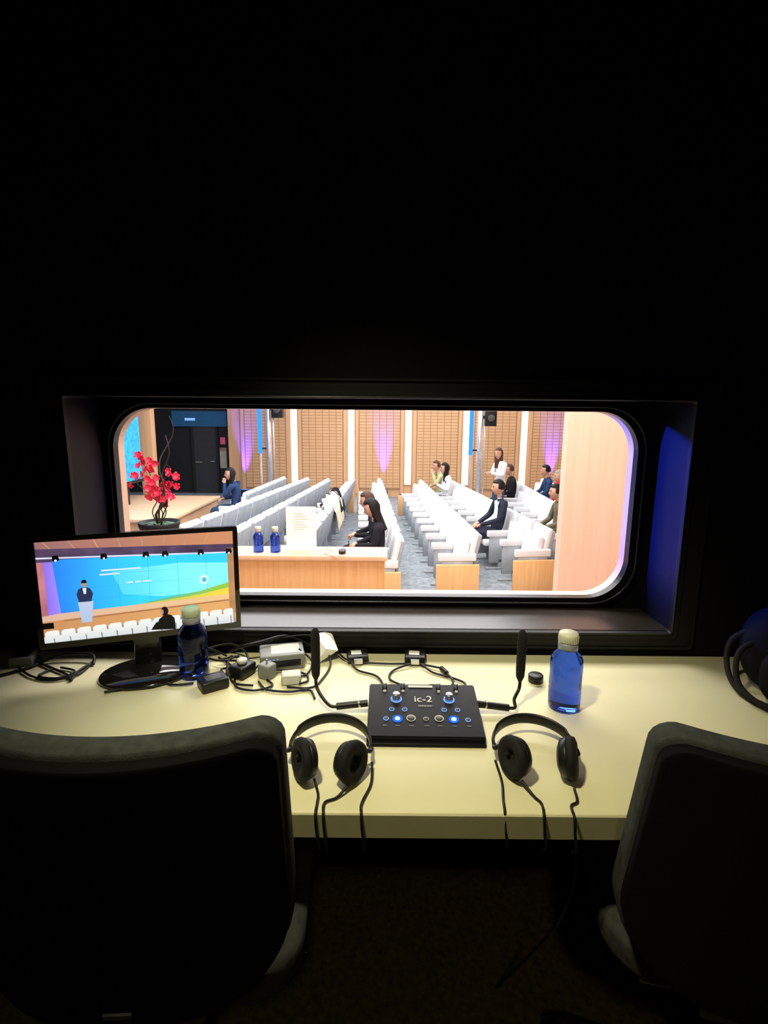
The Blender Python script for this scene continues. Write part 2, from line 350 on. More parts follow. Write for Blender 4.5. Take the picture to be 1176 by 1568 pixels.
for k in range(62):
    c=R.choice(tips)+Vector((R.gauss(0,.022),R.gauss(0,.03),R.gauss(.01,.022)))
    n=Vector((R.uniform(-.8,.8),-1,R.uniform(-.5,.8))).normalized(); q_=n.to_track_quat('Z','Y'); ph=R.uniform(0,6)
    for p in range(5):
        an=ph+p*2*math.pi/5; b=len(vs); L_=R.uniform(.026,.04)
        for (rad,wd,up) in ((0,0,0),(.4,.4,.004),(.75,.34,.012),(1,.0,.006)):
            for sgn in ((-1,1) if wd>0 else (1,)):
                vs.append(c+q_@Vector((math.cos(an)*rad*L_-math.sin(an)*sgn*wd*L_,math.sin(an)*rad*L_+math.cos(an)*sgn*wd*L_,up)))
        fs+=[(b,b+1,b+2),(b+1,b+3,b+4,b+2),(b+3,b+5,b+4)]
mk('red_blossoms',vs,fs,m_red,g)
vs=[];fs=[]
for k in range(9):
    a=k*.7; b=len(vs); d=Vector((math.cos(a),math.sin(a)*.7,0)); s=Vector((-d.y,d.x,0))
    for t,wd in ((0,.01),(.4,.025),(.8,.02),(1,.002)):
        c=d*.17*t+Vector((0,0,.21+.11*t-.12*t*t)); vs+=[c-s*wd,c+s*wd]
    for j in range(3): fs.append((b+2*j,b+2*j+1,b+2*j+3,b+2*j+2))
mk('leaves',vs,fs,M('leaf_green',(.03,.12,.03),.4),g,True)

# ---------------- auditorium seats ----------------
def seatmesh(down):
    bm=bmesh.new()
    Rb=Matrix.Rotation(math.radians(-12),3,'Y')
    bmbox(bm,-.245,-.165,-.245,.245,.40,.86,.03,Rb,0,3)
    bmbox(bm,-.275,-.235,-.235,.235,.36,.82,.012,Rb,1,2)
    if down: bmbox(bm,-.17,.27,-.24,.24,.34,.44,.035,None,0,3)
    else:
        Rp=Matrix.Rotation(math.radians(-8),3,'Y'); bmbox(bm,-.15,-.05,-.24,.24,.34,.76,.03,Rp,0,3)
    bmbox(bm,-.24,.24,.25,.31,.50,.60,.018,None,0,3)
    bmbox(bm,-.2,.2,.262,.298,.1,.51,.008,None,1,1)
    bmbox(bm,-.2,.24,.255,.305,0,.03,.005,None,1,1)
    bmbox(bm,-.05,.05,.262,.298,.0,.15,0,None,1,1)
    me=bpy.data.meshes.new('seat'); bm.to_mesh(me); bm.free(); me.materials.append(m_seat); me.materials.append(m_seatg); return me
SU,SD=seatmesh(False),seatmesh(True)
bm=bmesh.new(); bmbox(bm,-.27,.27,-.02,.02,0,.47,.006); EP=bpy.data.meshes.new('end_panel'); bm.to_mesh(EP); bm.free(); EP.materials.append(m_wooda)
FZ=-.8
def row(near,far,occ=()):
    a=Vector((*near,FZ)); b=Vector((*far,FZ)); d=(b-a); n=int(d.length/.58)+1; d.normalize()
    fwd=Vector((-d.y,d.x,0)); 
    if fwd.x>0: fwd=-fwd
    rz=math.atan2(fwd.y,fwd.x)
    g=grp('auditorium_seat_row',a+fwd*.2,rz); out=[]
    for i in range(n):
        o=link(bpy.data.objects.new('seat_%d'%i,SD if i in occ else SU),g); o.location=(0,-.58*i,0)
        out.append((a+fwd*.2+d*.58*i,rz))
    o=link(bpy.data.objects.new('end_panel_near',EP),g); o.location=(0,.335,0)
    o=link(bpy.data.objects.new('end_panel_far',EP),g); o.location=(0,-.58*(n-1)-.28,0)
    return out
R0=row((-2.64,9.9),(-2.45,12.3),(0,))
R1=row((-2.66,6.9),(-1.85,12.3))
R2=row((-1.93,6.7),(-1.33,12.3))
R3=row((-.98,6.9),(-.80,12.3))
R4=row((.12,6.25),(-.17,12.3),(0,1))
R5=row((1.10,6.6),(.78,12.3))
R6=row((2.09,6.85),(1.45,12.4),(2,8,9))
R7=row((2.83,7.2),(3.0,12.4),(1,7))
R8=row((3.55,8.8),(3.75,12.4),(2,4))

# ---------------- people ----------------
def headmesh(g,hair,style,turn,tilt,z,x):
    hg=bpy.data.objects.new('head_pivot',None); link(hg,g); hg.location=(x,0,z); hg.rotation_euler=(0,tilt,turn); hg.empty_display_size=.02
    bm=bmesh.new(); bmesh.ops.create_uvsphere(bm,u_segments=32,v_segments=24,radius=1)
    for v in bm.verts:
        a,b,c=v.co
        if c<0:
            b*=1-.32*(-c)**1.4
            if a<0: a*=1-.4*(-c)
            else: a*=1-.12*(-c)
        if v.co.x>.3:
            a+=.24*math.exp(-(v.co.y**2)/.015)*math.exp(-((v.co.z+.18)**2)/.025)
            a-=.10*math.exp(-((abs(v.co.y)-.33)**2)/.02)*math.exp(-((v.co.z-.05)**2)/.02)
            a+=.05*math.exp(-(v.co.y**2)/.05)*math.exp(-((v.co.z+.8)**2)/.03)
            a+=.04*math.exp(-(v.co.y**2)/.03)*math.exp(-((v.co.z+.5)**2)/.01)
        v.co=Vector((a*.095,b*.076,c*.118))
    frombm('face',bm,m_skin,hg,True)
    for s in (-1,1):
        lathe('eye',[(0,-.008),(.007,-.004),(.009,0),(.007,.004),(0,.008)],m_eye,hg,loc=(.081,s*.026,.006),seg=10)
        lathe('ear',[(0,-.03),(.012,-.022),(.017,.0),(.016,.018),(0,.032)],m_skin,hg,loc=(-.002,s*.077,-.005),seg=10,sy=.4)
        box('eyebrow',.082,.092,s*.028-.014,s*.028+.014,.025,.031,hair,hg,bev=.002)
    lathe('mouth',[(0,-.006),(.02,-.003),(.022,0),(.02,.003),(0,.006)],m_lips,hg,loc=(.076,0,-.058),seg=12,sx=.5)
    bm=bmesh.new(); bmesh.ops.create_uvsphere(bm,u_segments=32,v_segments=24,radius=1)
    for v in bm.verts:
        a,b,c=v.co; r=1.12+.02*math.sin(a*20+b*17)
        face=(a>.30 and c<.52) or (style!='long' and c<-.25) or (a>.1 and c<-.0 and style=='short') 
        if face: r=.80
        X,Y,Z=a*.095*r,b*.078*r,c*.118*r
        if style=='long' and not face and c<0:
            t=min(1,-c); Z=-.04-.27*t*(1 if a<.15 else .85)
            rad=math.hypot(a,b) or 1; X=a/rad*.085*(1-.25*t)-.03*t; Y=b/rad*.088*(1+.1*t) if t<.97 else b*.05
        v.co=Vector((X,Y,Z))
    frombm('hair',bm,hair,hg,True)
def person(name,loc,rz,top,legs,hair,style='short',stand=False,arms=None,lean=0.,turn=0.,tilt=0.,s=1.,shirt=None,scarf=None,phone=False,fat=1.):
    g=grp(name,loc,rz,s); dz=.41 if stand else 0
    V=[];Ed=[];Rd=[];Tg=[]
    def ln(p):
        p=Vector(p); h=max(0,p.z-.52-dz); return Vector((p.x+lean*h,p.y,p.z))
    def add(p,r,par=None,tag='top',raw=False):
        V.append(Vector(p) if raw else ln(p)); Rd.append(r); i=len(V)-1
        if par is not None: Ed.append((par,i)); Tg.append(tag)
        return i
    pel=add((0,0,.53+dz),.125*fat)
    wst=add((-.03,0,.68+dz),.115*fat,pel); ch=add((-.03,0,.86+dz),.13*fat,wst); uc=add((-.02,0,.96+dz),.095,ch)
    nk=add((0,0,1.03+dz),.05,uc,'neck'); add((.012,0,1.11+dz),.047,nk,'skin')
    for sd in (1,-1):
        if stand:
            hp=add((0,.085*sd,.88),.1*fat,pel,'legs'); kn=add((.02,.09*sd,.5),.065,hp,'legs'); an=add((-.02,.09*sd,.1),.042,kn,'legs'); add((.12,.1*sd,.045),.036,an,'shoe')
        else:
            hp=add((.05,.09*sd,.50),.092*fat,pel,'legs'); kn=add((.44,.10*sd,.50),.066,hp,'legs'); an=add((.42,.10*sd,.11),.042,kn,'legs'); add((.56,.11*sd,.045),.035,an,'shoe')
        sh=add((-.025,.165*sd*fat,.965+dz),.062,uc)
        A=(arms or {}).get(sd) or ((.05,.235*sd,.73),(.27,.08*sd,.63))
        e=add((A[0][0],A[0][1],A[0][2]+dz),.046,sh); w_=Vector((A[1][0],A[1][1],A[1][2]+dz))
        wr=add(w_,.032,e)
        D=(V[wr]-V[e]).normalized(); S=D.cross(Vector((0,0,1))); 
        if S.length<.1: S=Vector((0,1,0))
        S.normalize(); N=S.cross(D).normalized()
        if N.z>0: N=-N
        W=V[wr]
        pm=add(W+D*.045,.027,wr,'skin',True)
        for off,L_ in ((-.028,.9),(-.009,1.05),(.010,1.),(.029,.8)):
            b=add(W+D*.088+S*off,.0105,pm,'skin',True); m_=add(V[b]+(D*.85+N*.5).normalized()*.035*L_,.009,b,'skin',True); add(V[m_]+(D*.3+N).normalized()*.035*L_,.0078,m_,'skin',True)
        tb=add(W+D*.035-S*sd*.036,.0115,pm,'skin',True); add(V[tb]+(D*.8+N*.5-S*sd*.2).normalized()*.04,.009,tb,'skin',True)
    me=bpy.data.meshes.new('sk'); me.from_pydata([tuple(v) for v in V],Ed,[])
    ob=link(bpy.data.objects.new('sk',me)); md=ob.modifiers.new('Skin','SKIN'); md.use_smooth_shade=True; md.branch_smoothing=.6
    for i,sv in enumerate(me.skin_vertices[0].data): sv.radius=(Rd[i],Rd[i]); sv.use_root=(i==0)
    sb=ob.modifiers.new('Sub','SUBSURF'); sb.levels=2; sb.render_levels=2
    dg=bpy.context.evaluated_depsgraph_get(); nm=bpy.data.meshes.new_from_object(ob.evaluated_get(dg)); nm.name='body'
    bpy.data.objects.remove(ob)
    mats=[top,legs,m_skin,c_black,shirt or top,m_skin]; nm.materials.clear()
    for m in mats: nm.materials.append(m)
    tagi={'top':0,'legs':1,'skin':2,'shoe':3,'neck':4}
    segs=[(V[a],V[b]-V[a],(V[b]-V[a]).length_squared,Rd[a],Rd[b],tagi[t]) for (a,b),t in zip(Ed,Tg)]
    for p in nm.polygons:
        c=p.center; best=9;bi=0
        for a,d,l2,r1,r2,t in segs:
            k=max(0,min(1,(c-a).dot(d)/l2)); dd=(c-a-d*k).length-(r1+(r2-r1)*k)*.9
            if dd<best: best=dd;bi=t
        if bi==4 and c.z>1.035+dz: bi=2
        if shirt and bi==0 and c.x-lean*(c.z-.52)>.03 and abs(c.y)<.06+max(0,c.z-dz-.8)*.2 and c.z-dz>.66: bi=4
        p.material_index=bi; p.use_smooth=True
    link(bpy.data.objects.new('body',nm),g)
    hx=.035+lean*(1.17-.52); headmesh(g,hair,style,turn,tilt,1.175+dz,hx)
    if scarf: 
        lathe('scarf',[(.05,-.03),(.085,-.035),(.1,0),(.08,.03),(.055,.035)],scarf,g,loc=(.01+lean*.5,0,1.04+dz),seg=20)
    if phone:
        box('phone',.345,.355,-.04,.04,.70,.78,m_blk,g,bev=.003)
    return g
PH={1:((.03,.23,.76),(.24,.06,.72)),-1:((.03,-.23,.76),(.24,-.06,.72))}
CH={1:((.12,.2,.76),(.14,.07,1.0)),-1:((.05,-.23,.73),(.22,.0,.7))}
CL={1:((.02,.24,.72),(.2,.05,.82)),-1:((.02,-.24,.72),(.2,-.05,.82))}
person('seated_woman',R4[0][0],R4[0][1],c_black,c_black,h_black,'long',arms=PH,lean=.05,tilt=.35,phone=True)
person('seated_woman',R4[1][0],R4[1][1],c_black,c_black,h_brown,'long',arms=PH,lean=.12,tilt=.2)
person('seated_man',R6[2][0],R6[2][1],c_navy,c_navy,h_black,'short',lean=-.05,shirt=c_white,s=1.03,fat=1.05)
person('seated_man',R7[1][0],R7[1][1],c_olive,c_grey,h_black,'short',lean=.05,fat=1.05)
person('seated_woman',R6[8][0],R6[8][1],c_white,c_jean,h_black,'long',arms=CL,lean=0)
person('seated_man',R6[9][0],R6[9][1],c_pale,c_grey,h_brown,'short',lean=.1,arms=CH,turn=.4)
person('seated_man',R7[7][0],R7[7][1],c_black,c_black,h_brown,'short',lean=.05,fat=1.1,turn=.2)
person('seated_woman',R8[2][0],R8[2][1],c_red,c_black,h_greyh,'short',scarf=c_red,lean=.05)
person('seated_man',R8[4][0],R8[4][1],c_blue,c_black,h_black,'short',lean=.0)
person('seated_woman',R0[0][0],R0[0][1],c_blue,c_jean,h_black,'long',arms=CH,turn=.6,lean=.1)
person('standing_woman',(2.36,10.7,FZ),math.radians(200),c_white,c_jean,h_brown,'long',stand=True,arms={1:((.05,.21,.74),(.22,.04,.78)),-1:((.05,-.21,.74),(.22,-.04,.78))},turn=.5,s=.98)

g=grp('draped_coat',(R3[4][0].x+.22,R3[4][0].y,FZ),0)
def drape(name,y0,y1,mat,ph,parent,low):
    prof=[(-.22,low),(-.16,.62),(-.13,.80),(-.07,.93),(.02,.94),(.08,.85),(.12,.66),(.15,low-.05)]
    P=cat([(a,0,b) for a,b in prof],4); n=len(P); vs=[];fs=[];K=18
    for k in range(K+1):
        t=k/K
        for i,p in enumerate(P):
            f=.022*math.sin(t*13+i*.35+ph)+.012*math.sin(t*31+i+ph)
            e=abs(t-.5)*2
            vs.append((p.x*(1+f*2),y0+(y1-y0)*t+.03*math.sin(i*.5+ph),p.z+f-(.12*e**4 if abs(p.x)<.1 else 0)))
    for k in range(K):
        for i in range(n-1): a=k*n+i; fs.append((a,a+1,a+n+1,a+n))
    o=mk(name,vs,fs,mat,parent,True); s=o.modifiers.new('Solid','SOLIDIFY'); s.thickness=.02; return o
drape('cream_coat',-.8,.3,m_cream,0,g,.45); drape('black_bag_strap',.28,.5,c_black,1,g,.6); drape('black_jacket',-.2,.05,c_black,2.,g,.72)

# ---------------- booth desk ----------------
g=grp('interpreter_desk',(0,0,0))
box('desktop',-1.598,1.598,.83,1.478,.70,.75,m_desk,g,bev=.003)
box('front_edge_band',-1.598,1.598,.826,.8305,.702,.748,m_deske,g)
for x in (-1.4,1.4): box('leg_panel',x-.015,x+.015,.95,1.45,0,.70,m_blkm,g)
box('modesty_panel',-1.385,1.385,1.42,1.45,.25,.70,m_blkm,g)
tube('cable_tray',[(-1.2,1.3,.62),(1.2,1.3,.62)],.012,m_blk,g,smooth=False)
DZ=.7505

# ---------------- monitor ----------------
g=grp('computer_monitor',(-.6535,1.359,.848),math.radians(19))
W_,H_=.506,.300
plate('bezel',(-W_/2,W_/2,0,H_),(-W_/2+.013,W_/2-.013,.017,H_-.013),-.008,.006,m_blkg,g,ro=.006,ri=.001,n=4)
box('rear_shell',-W_/2+.004,W_/2-.004,.006,.022,.004,H_-.004,m_blk,g,bev=.006); box('rear_bulge',-.14,.14,.018,.04,.05,.22,m_blk,g,bev=.01)
box('stand_neck',-.035,.035,.01,.028,-.085,.08,m_blkg,g,bev=.005)
lathe('stand_base',[(0,0),(.12,0),(.125,.004),(.12,.010),(.04,.018),(0,.02)],m_blkg,g,loc=(0,-.02,-.0975),sy=.75)
SW,SH=W_-.026,H_-.030
def q(name,u0,v0,u1,v1,mat,layer,poly=None):
    P=poly or [(u0,v0),(u1,v0),(u1,v1),(u0,v1)]
    y=-.0015-.0003*layer
    return mk('screen_'+name,[(-SW/2+SW*u,y,.017+SH*v) for u,v in P],[tuple(range(len(P)))],mat,g)
def ell(cu,cv,ru,rv,n=16): return [(cu+ru*math.cos(i*2*math.pi/n),cv+rv*math.sin(i*2*math.pi/n)) for i in range(n)]
X0,X1=-SW/2,SW/2
q('ceiling',0,.0,1,1,E('scr_ceiling',(.30,.14,.16),1.1,.25,(.62,.27,.13),X0,X1,0,30),0)
for k in range(9): q('ceiling_batten%d'%k,0,0,0,0,E('scr_batten',(.62,.33,.2),1,.2),1,[(.03+.12*k,1),(.035+.12*k,1),(.10+.105*k,.86),(.095+.105*k,.86)])
q('wall_left',0,.1,.12,.84,E('scr_purple',(.25,.08,.75),1.1,.3,(.35,.3,1.),X0,X0+.06),1)
q('ceiling_dark',0,0,0,0,E('scr_dark',(.10,.06,.12),1,.3),2,[(0,.80),(1,.76),(1,.86),(0,.93)])
q('led_wall',0,0,0,0,E('scr_cyan',(.02,.12,.75),1.25,.25,(.04,.58,1.),X0+.02,X0+.26,0,8),3,[(.07,.82),(1,.77),(1,.30),(.09,.27)])
q('led_wall_light',0,0,0,0,E('scr_cyan2',(.04,.5,.98),1.3,.3,(.22,.86,.95),X0+.15,X0+.42,0,10),4,[(.35,.66),(.7,.70),(.98,.66),(.98,.38),(.6,.36),(.4,.42)])
for i in range(1,6): q('led_seam%d'%i,.07+.155*i,.30,.0715+.155*i,.80-.008*i,E('scr_seam',(.03,.4,.75),1),5)
for j in range(1,4): q('led_hseam%d'%j,.08,.28+.12*j,.98,.2815+.12*j,E('scr_seam',(.02,.33,.65),1),5)
q('green_wave',0,0,0,0,E('scr_green',(.03,.55,.45),1,.3,(.35,.65,.08),X0+.25,X1-.03),5,[(.5,.31),(.62,.345),(.8,.38),(.99,.46),(.99,.33),(.6,.30)])
q('yellow_wave',0,0,0,0,E('scr_yellow',(.45,.6,.1),1,.2,(.95,.75,.08),X0+.25,X1-.05),6,[(.45,.30),(.62,.32),(.8,.345),(.99,.40),(.99,.30),(.5,.285)])
for k,(u,v,wd) in enumerate(((.30,.67,.2),(.29,.63,.10),(.42,.53,.035),(.465,.53,.03),(.505,.53,.045))): q('caption%d'%k,u,v,u+wd,v+.016,E('scr_text',(.75,.88,.95),1),6)
q('logo',0,0,0,0,E('scr_logo',(.55,.85,.85),1.1,.4),6,ell(.83,.50,.028,.05)); q('logo_mark',0,0,0,0,E('scr_logo2',(.1,.5,.6),1,.4),7,ell(.83,.50,.012,.025))
q('stage_front',0,0,0,0,E('scr_wood',(.60,.27,.12),1.,.3,(.85,.45,.16),X0,X1,0,40),7,[(0,.05),(1,.05),(1,.31),(.5,.28),(0,.27)])
q('stage_floor',0,0,0,0,E('scr_wood2',(.75,.48,.38),1.,.2,(.95,.62,.30),X0,X1),8,[(0,.27),(.09,.285),(1,.32),(1,.27),(.1,.22),(0,.21)])
q('stage_step',0,0,0,0,E('scr_wood4',(.42,.2,.09),1.,.1),8,[(.1,.215),(1,.262),(1,.25),(.1,.20)])
q('wood_right',.965,.1,1,.82,E('scr_wood3',(.55,.27,.12),1,.15),9); q('wood_left',0,.27,.03,.8,E('scr_wood5',(.55,.2,.22),1,.25),9)
q('trim_rail',0,0,0,0,E('scr_white',(.75,.75,1.0),1.1,.1),9,[(.0,.835),(1,.765),(1,.78),(0,.85)])
for k,u in enumerate((.09,.32,.53,.63,.82,.975)):
    v=.835-.05*u; q('spotlight%d'%k,0,0,0,0,m_dark,10,[(u-.014,v+.03),(u-.018,v-.02),(u,v-.035),(u+.018,v-.015),(u+.012,v+.03)])
    q('spot_glow%d'%k,0,0,0,0,E('scr_glow',(.5,.6,1),1.6),11,ell(u,v-.02,.006,.012))
q('lectern',0,0,0,0,E('scr_lectern',(.35,.5,.8),1,.2,(.75,.8,.9),.02,.25,2),10,[(.185,.17),(.235,.17),(.25,.38),(.175,.38)])
q('lecturer_body',0,0,0,0,E('scr_suit',(.03,.04,.1),1),11,[(.18,.38),(.24,.38),(.252,.46),(.24,.51),(.225,.525),(.2,.525),(.182,.51),(.172,.46)])
q('lecturer_shirt',0,0,0,0,E('scr_text',(.75,.88,.95),1),12,[(.207,.46),(.218,.46),(.222,.52),(.203,.52)])
q('lecturer_head',0,0,0,0,E('scr_skin',(.55,.3,.22),1),13,ell(.213,.56,.013,.034))
q('lecturer_hair',0,0,0,0,m_dark,14,[(.199,.57),(.227,.57),(.224,.597),(.213,.605),(.203,.597)])
q('table_left',0,.14,.05,.2,m_dark,10)
for rr_ in range(2):
    for k in range(13):
        u=.005+k*.077-.03*rr_; v=.10+.045*(k/13)-.055*rr_; L0=13+rr_*2
        u2=max(u,0); ue=min(u+.069,.985); q('seat%d_%d'%(rr_,k),0,0,0,0,E('scr_seat',(.66,.70,.72),1.05,.2,(.9,.9,.86),0.017,.05,2),L0,[(u2,-.0),(ue,.0),(ue-.002,v+.008),(ue-.009,v+.022),(max(u+.012,0),v+.018),(u2,v)])
        q('seatgap%d_%d'%(rr_,k),0,0,0,0,E('scr_seatdark',(.3,.31,.33),1,.2),L0+1,[(ue,0),(ue+.006,0),(ue+.006,max(v-.01,.01)),(ue-.002,max(v+.004,.015))])
q('woman_body',0,0,0,0,m_dark,18,[(.53,.02),(.66,.0),(.658,.12),(.64,.16),(.61,.175),(.585,.14),(.56,.10)])
q('woman_hair',0,0,0,0,E('scr_hair',(.015,.012,.015),1),19,ell(.607,.205,.02,.05))
q('woman_face',0,0,0,0,E('scr_skin',(.5,.28,.2),1),20,ell(.593,.20,.009,.028))
q('woman_arm',0,0,0,0,E('scr_text',(.75,.88,.95),1),20,[(.53,.08),(.57,.10),(.575,.13),(.54,.12)])

# ---------------- console ----------------
g=grp('interpreter_console',(.097,1.12,DZ),math.radians(-.5))
w2=.130
vs=[(-w2,-.09,0),(w2,-.09,0),(w2,.09,0),(-w2,.09,0),(-w2,-.09,.018),(w2,-.09,.018),(w2,.09,.046),(-w2,.09,.046)]
bm=bmesh.new(); bv=[bm.verts.new(v) for v in vs]
for f in ((3,2,1,0),(4,5,6,7),(0,1,5,4),(1,2,6,5),(2,3,7,6),(3,0,4,7)): bm.faces.new([bv[i] for i in f])
bmesh.ops.bevel(bm,geom=bm.edges[:],offset=.003,segments=2,affect='EDGES'); frombm('housing',bm,m_cons,g)
sl=math.atan2(.028,.18); RS=Matrix.Rotation(sl,3,'X')
def top(x,y,dz=0): return (x,y,.018+(y+.09)*math.tan(sl)+dz)
box('front_lip',-w2,w2,-.1,-.088,0,.008,m_cons,g,bev=.002)
def knob(x,y,r,h,mat,name='knob'): return lathe(name,[(0,0),(r*1.1,0),(r,.3*h),(r*.92,h),(r*.8,h*1.05),(0,h*1.05)],mat,g,loc=top(x,y),seg=20,rot=RS)
for x in (-.092,-.047,.040,.083): knob(x,.074,.0055,.014,m_met); knob(x,.060,.0042,.003,m_lgrey,'button')
for x in (-.064,.062): knob(x,.032,.0095,.016,m_met,'volume_knob'); lathe('knob_ring',[(.0112,0),(.0112,.001),(.0136,.001),(.0136,0)],m_leds,g,loc=top(x,.032,.0005),rot=RS,seg=24)
def button(x,y,r,mat,name='button'): return lathe(name,[(0,0),(r,0),(r,.0022),(r*.85,.003),(0,.003)],mat,g,loc=top(x,y),seg=24,rot=RS)
def ring(x,y,r,mat): lathe('button_ring',[(r-.0013,0),(r-.0013,.0012),(r,.0012),(r,0)],mat,g,loc=top(x,y,.0005),rot=RS,seg=24)
m_ledr=E('blue_led_ring',(.02,.12,1.),1.6)
for x in (-.062,.066): button(x,-.035,.0055,m_led,'lit_button'); lathe('lit_button_collar',[(.0062,0),(.0062,.0016),(.0115,.0012),(.0115,0)],m_ledr,g,loc=top(x,-.035,.0004),rot=RS,seg=28)
for x in (-.031,.033): button(x,-.033,.0075,m_dgrey,'round_button'); ring(x,-.033,.0105,m_white)
button(.003,-.035,.005,m_dgrey); ring(.003,-.035,.0065,m_lgrey)
for x,y in ((-.088,-.035),(.098,-.036),(-.045,-.004),(.047,-.004),(-.075,-.004),(.078,-.004)): button(x,y,.0045,m_dgrey); ring(x,y,.0062,m_leds)
for x in (-.09,-.062,-.031,.003,.033,.066,.098): box('label_mark',x-.005,x+.005,-.0185,-.0175,0,.0006,m_lgrey,g).location=top(x,-.056,.0006)
def text(s,size,loc,mat,name):
    cu=bpy.data.curves.new(name,'FONT'); cu.body=s; cu.size=size; cu.align_x='CENTER'; cu.extrude=.0004; cu.materials.append(mat)
    o=link(bpy.data.objects.new(name,cu),g); o.location=loc; o.rotation_euler=(sl,0,0)
text('ic-2',.030,top(0,.022,.001),m_white,'logo_text'); text('interpreter',.0075,top(.004,.006,.001),m_white,'sub_text')
box('display_label',-.035,.025,-.005,.005,0,.001,m_lgrey,g).location=top(-.004,.078,.001)

def mic(name,sd,x0,xm,y):
    g=grp(name,(0,0,0))
    z0=.775
    tube('xlr_plug',[(x0,y,z0),(x0+sd*.075,y-.002,z0-.008)],.0085,m_blk,g,smooth=False)
    tube('plug_ring',[(x0+sd*.018,y,z0-.001),(x0+sd*.022,y,z0-.002)],.0095,m_met,g,smooth=False)
    tube('gooseneck',[(x0+sd*.07,y-.002,z0-.008),(x0+sd*.09,y,z0-.008),(xm-sd*.018,y+.02,.778),(xm-sd*.002,y+.04,.795),(xm,y+.045,.82)],.0042,m_blk,g)
    lathe('capsule',[(0,0),(.005,0),(.010,.012),(.0112,.03),(.0112,.11),(.010,.124),(.006,.132),(0,.134)],m_foam,g,loc=(xm,y+.045,.812),seg=20)
mic('gooseneck_microphone',-1,-.035,-.165,1.155); mic('gooseneck_microphone',1,.229,.340,1.155)
# ---------------- headphones ----------------
def headphones(name,cx,cy,rz,cups,cab):
    g=grp(name,(cx,cy,DZ),rz)
    R_=.082; pts=[(R_*1.02*math.cos(a),R_*1.0*math.sin(a)-.0,.028+.012*math.sin(a)) for a in [math.radians(-8+196*i/16) for i in range(17)]]
    vs=[];fs=[]
    P=cat(pts,3); n=len(P)
    for i,p in enumerate(P):
        t=(P[min(i+1,n-1)]-P[max(i-1,0)]).normalized(); s=t.cross(Vector((0,0,1))).normalized(); up=Vector((0,0,1))
        hw=.0125 if 8<i<n-9 else .008; th=.0035
        for k in range(10):
            a=k*2*math.pi/10; vs.append(p+s*th*math.cos(a)+up*hw*math.sin(a))
    for i in range(n-1):
        for k in range(10): a=i*10+k; b=i*10+(k+1)%10; fs.append((a,b,b+10,a+10))
    fs+=[tuple(range(10)),tuple((n-1)*10+k for k in range(10))]
    mk('headband',vs,fs,m_blk,g,True)
    for i,(x,y,ang,tl) in enumerate(cups):
        sd=-1 if i==0 else 1
        ex=sd*R_; 
        tube('slider_arm_%d'%i,[(ex,-.005,.027),(ex*1.02,-.025,.032),(x+sd*.026,y+.03,.042),(x+sd*.016,y,.042)],.0042,m_blk,g)
        Rr=Matrix.Rotation(ang,3,'Z')@Matrix.Rotation(math.radians(90-tl),3,'X')
        P3=(x,y,.041)
        lathe('ear_cup_%d'%i,[(0,-.016),(.020,-.016),(.034,-.010),(.038,0),(.038,.004)],m_blk,g,loc=P3,rot=Rr,seg=32)
        lathe('ear_pad_%d'%i,[(.012,.008),(.019,.018),(.030,.022),(.039,.018),(.041,.009),(.038,.003)],m_blkm,g,loc=P3,rot=Rr,seg=32)
        lathe('driver_grille_%d'%i,[(0,.006),(.02,.006)],m_dgrey,g,loc=P3,rot=Rr,seg=20)
        lathe('cup_badge_%d'%i,[(0,-.0175),(.012,-.017),(.013,-.016)],m_grey,g,loc=P3,rot=Rr,seg=20)
    for k,c in enumerate(cab): tube('headphone_cord_%d'%k,c,.0026,m_rub,g)
def cord(cx,cy,x0,y0,xe,low,wig=.006):
    return [(x0-cx,y0-cy,.014),(x0*.6+xe*.4-cx+wig,y0*.6+.83*.4-cy,.004),(xe-cx,.85-cy,.0035),(xe-cx,.824-cy,.001),(xe+.002-cx,.819-cy,-.03),(xe+.006-cx,.825-cy,-.07),(xe-.01-cx,.90-cy,-.12),(xe-cx,1.0-cy,-.16)]
c1=(-.107,.985); headphones('headphones',*c1,0,[(-.040,-.062,math.radians(-62),8),(.042,-.068,math.radians(55),8)],
  [cord(*c1,-.13,.90,-.118,.45),cord(*c1,-.062,.885,-.104,.5,-.004),cord(*c1,-.02,.95,-.036,.42)])
c2=(.318,.99); headphones('headphones',*c2,math.radians(-6),[(-.044,-.060,math.radians(-62),8),(.052,-.052,math.radians(75),8)],
  [cord(*c2,.235,.95,.240,.4),cord(*c2,.28,.895,.309,.38),cord(*c2,.375,.885,.362,.35)])
# ---------------- bottles & clutter on desk ----------------
bottle('water_bottle',(.449,1.19,DZ),1.0); bottle('water_bottle',(-.517,1.335,DZ),1.0,m_capg)
g=grp('bottle_cap_puck',(.415,1.315,DZ)); lathe('puck',[(0,0),(.019,0),(.02,.002),(.02,.018),(.018,.02),(0,.02)],m_blk,g)
g=grp('network_switch',(-.29,1.405,DZ),math.radians(14)); box('case',-.062,.062,-.043,.043,.0,.045,m_grey,g,bev=.004); box('port_strip',-.05,.05,-.0445,-.043,.012,.03,m_blk,g); box('top_label',-.03,.05,-.03,.03,.045,.0458,m_lgrey,g); 
for i in range(4): box('led_%d'%i,-.045+i*.01,-.042+i*.01,-.045,-.0445,.033,.036,m_leds,g)
g=grp('folded_paper',(-.172,1.438,DZ+.0),math.radians(35)); mk('sheet',[(-.04,-.02,.0),(.03,-.03,.03),(.035,.02,.07),(-.02,.025,.075),(-.01,-.03,.045)],[(0,1,4),(4,1,2,3),(0,4,3)],m_paper,g)
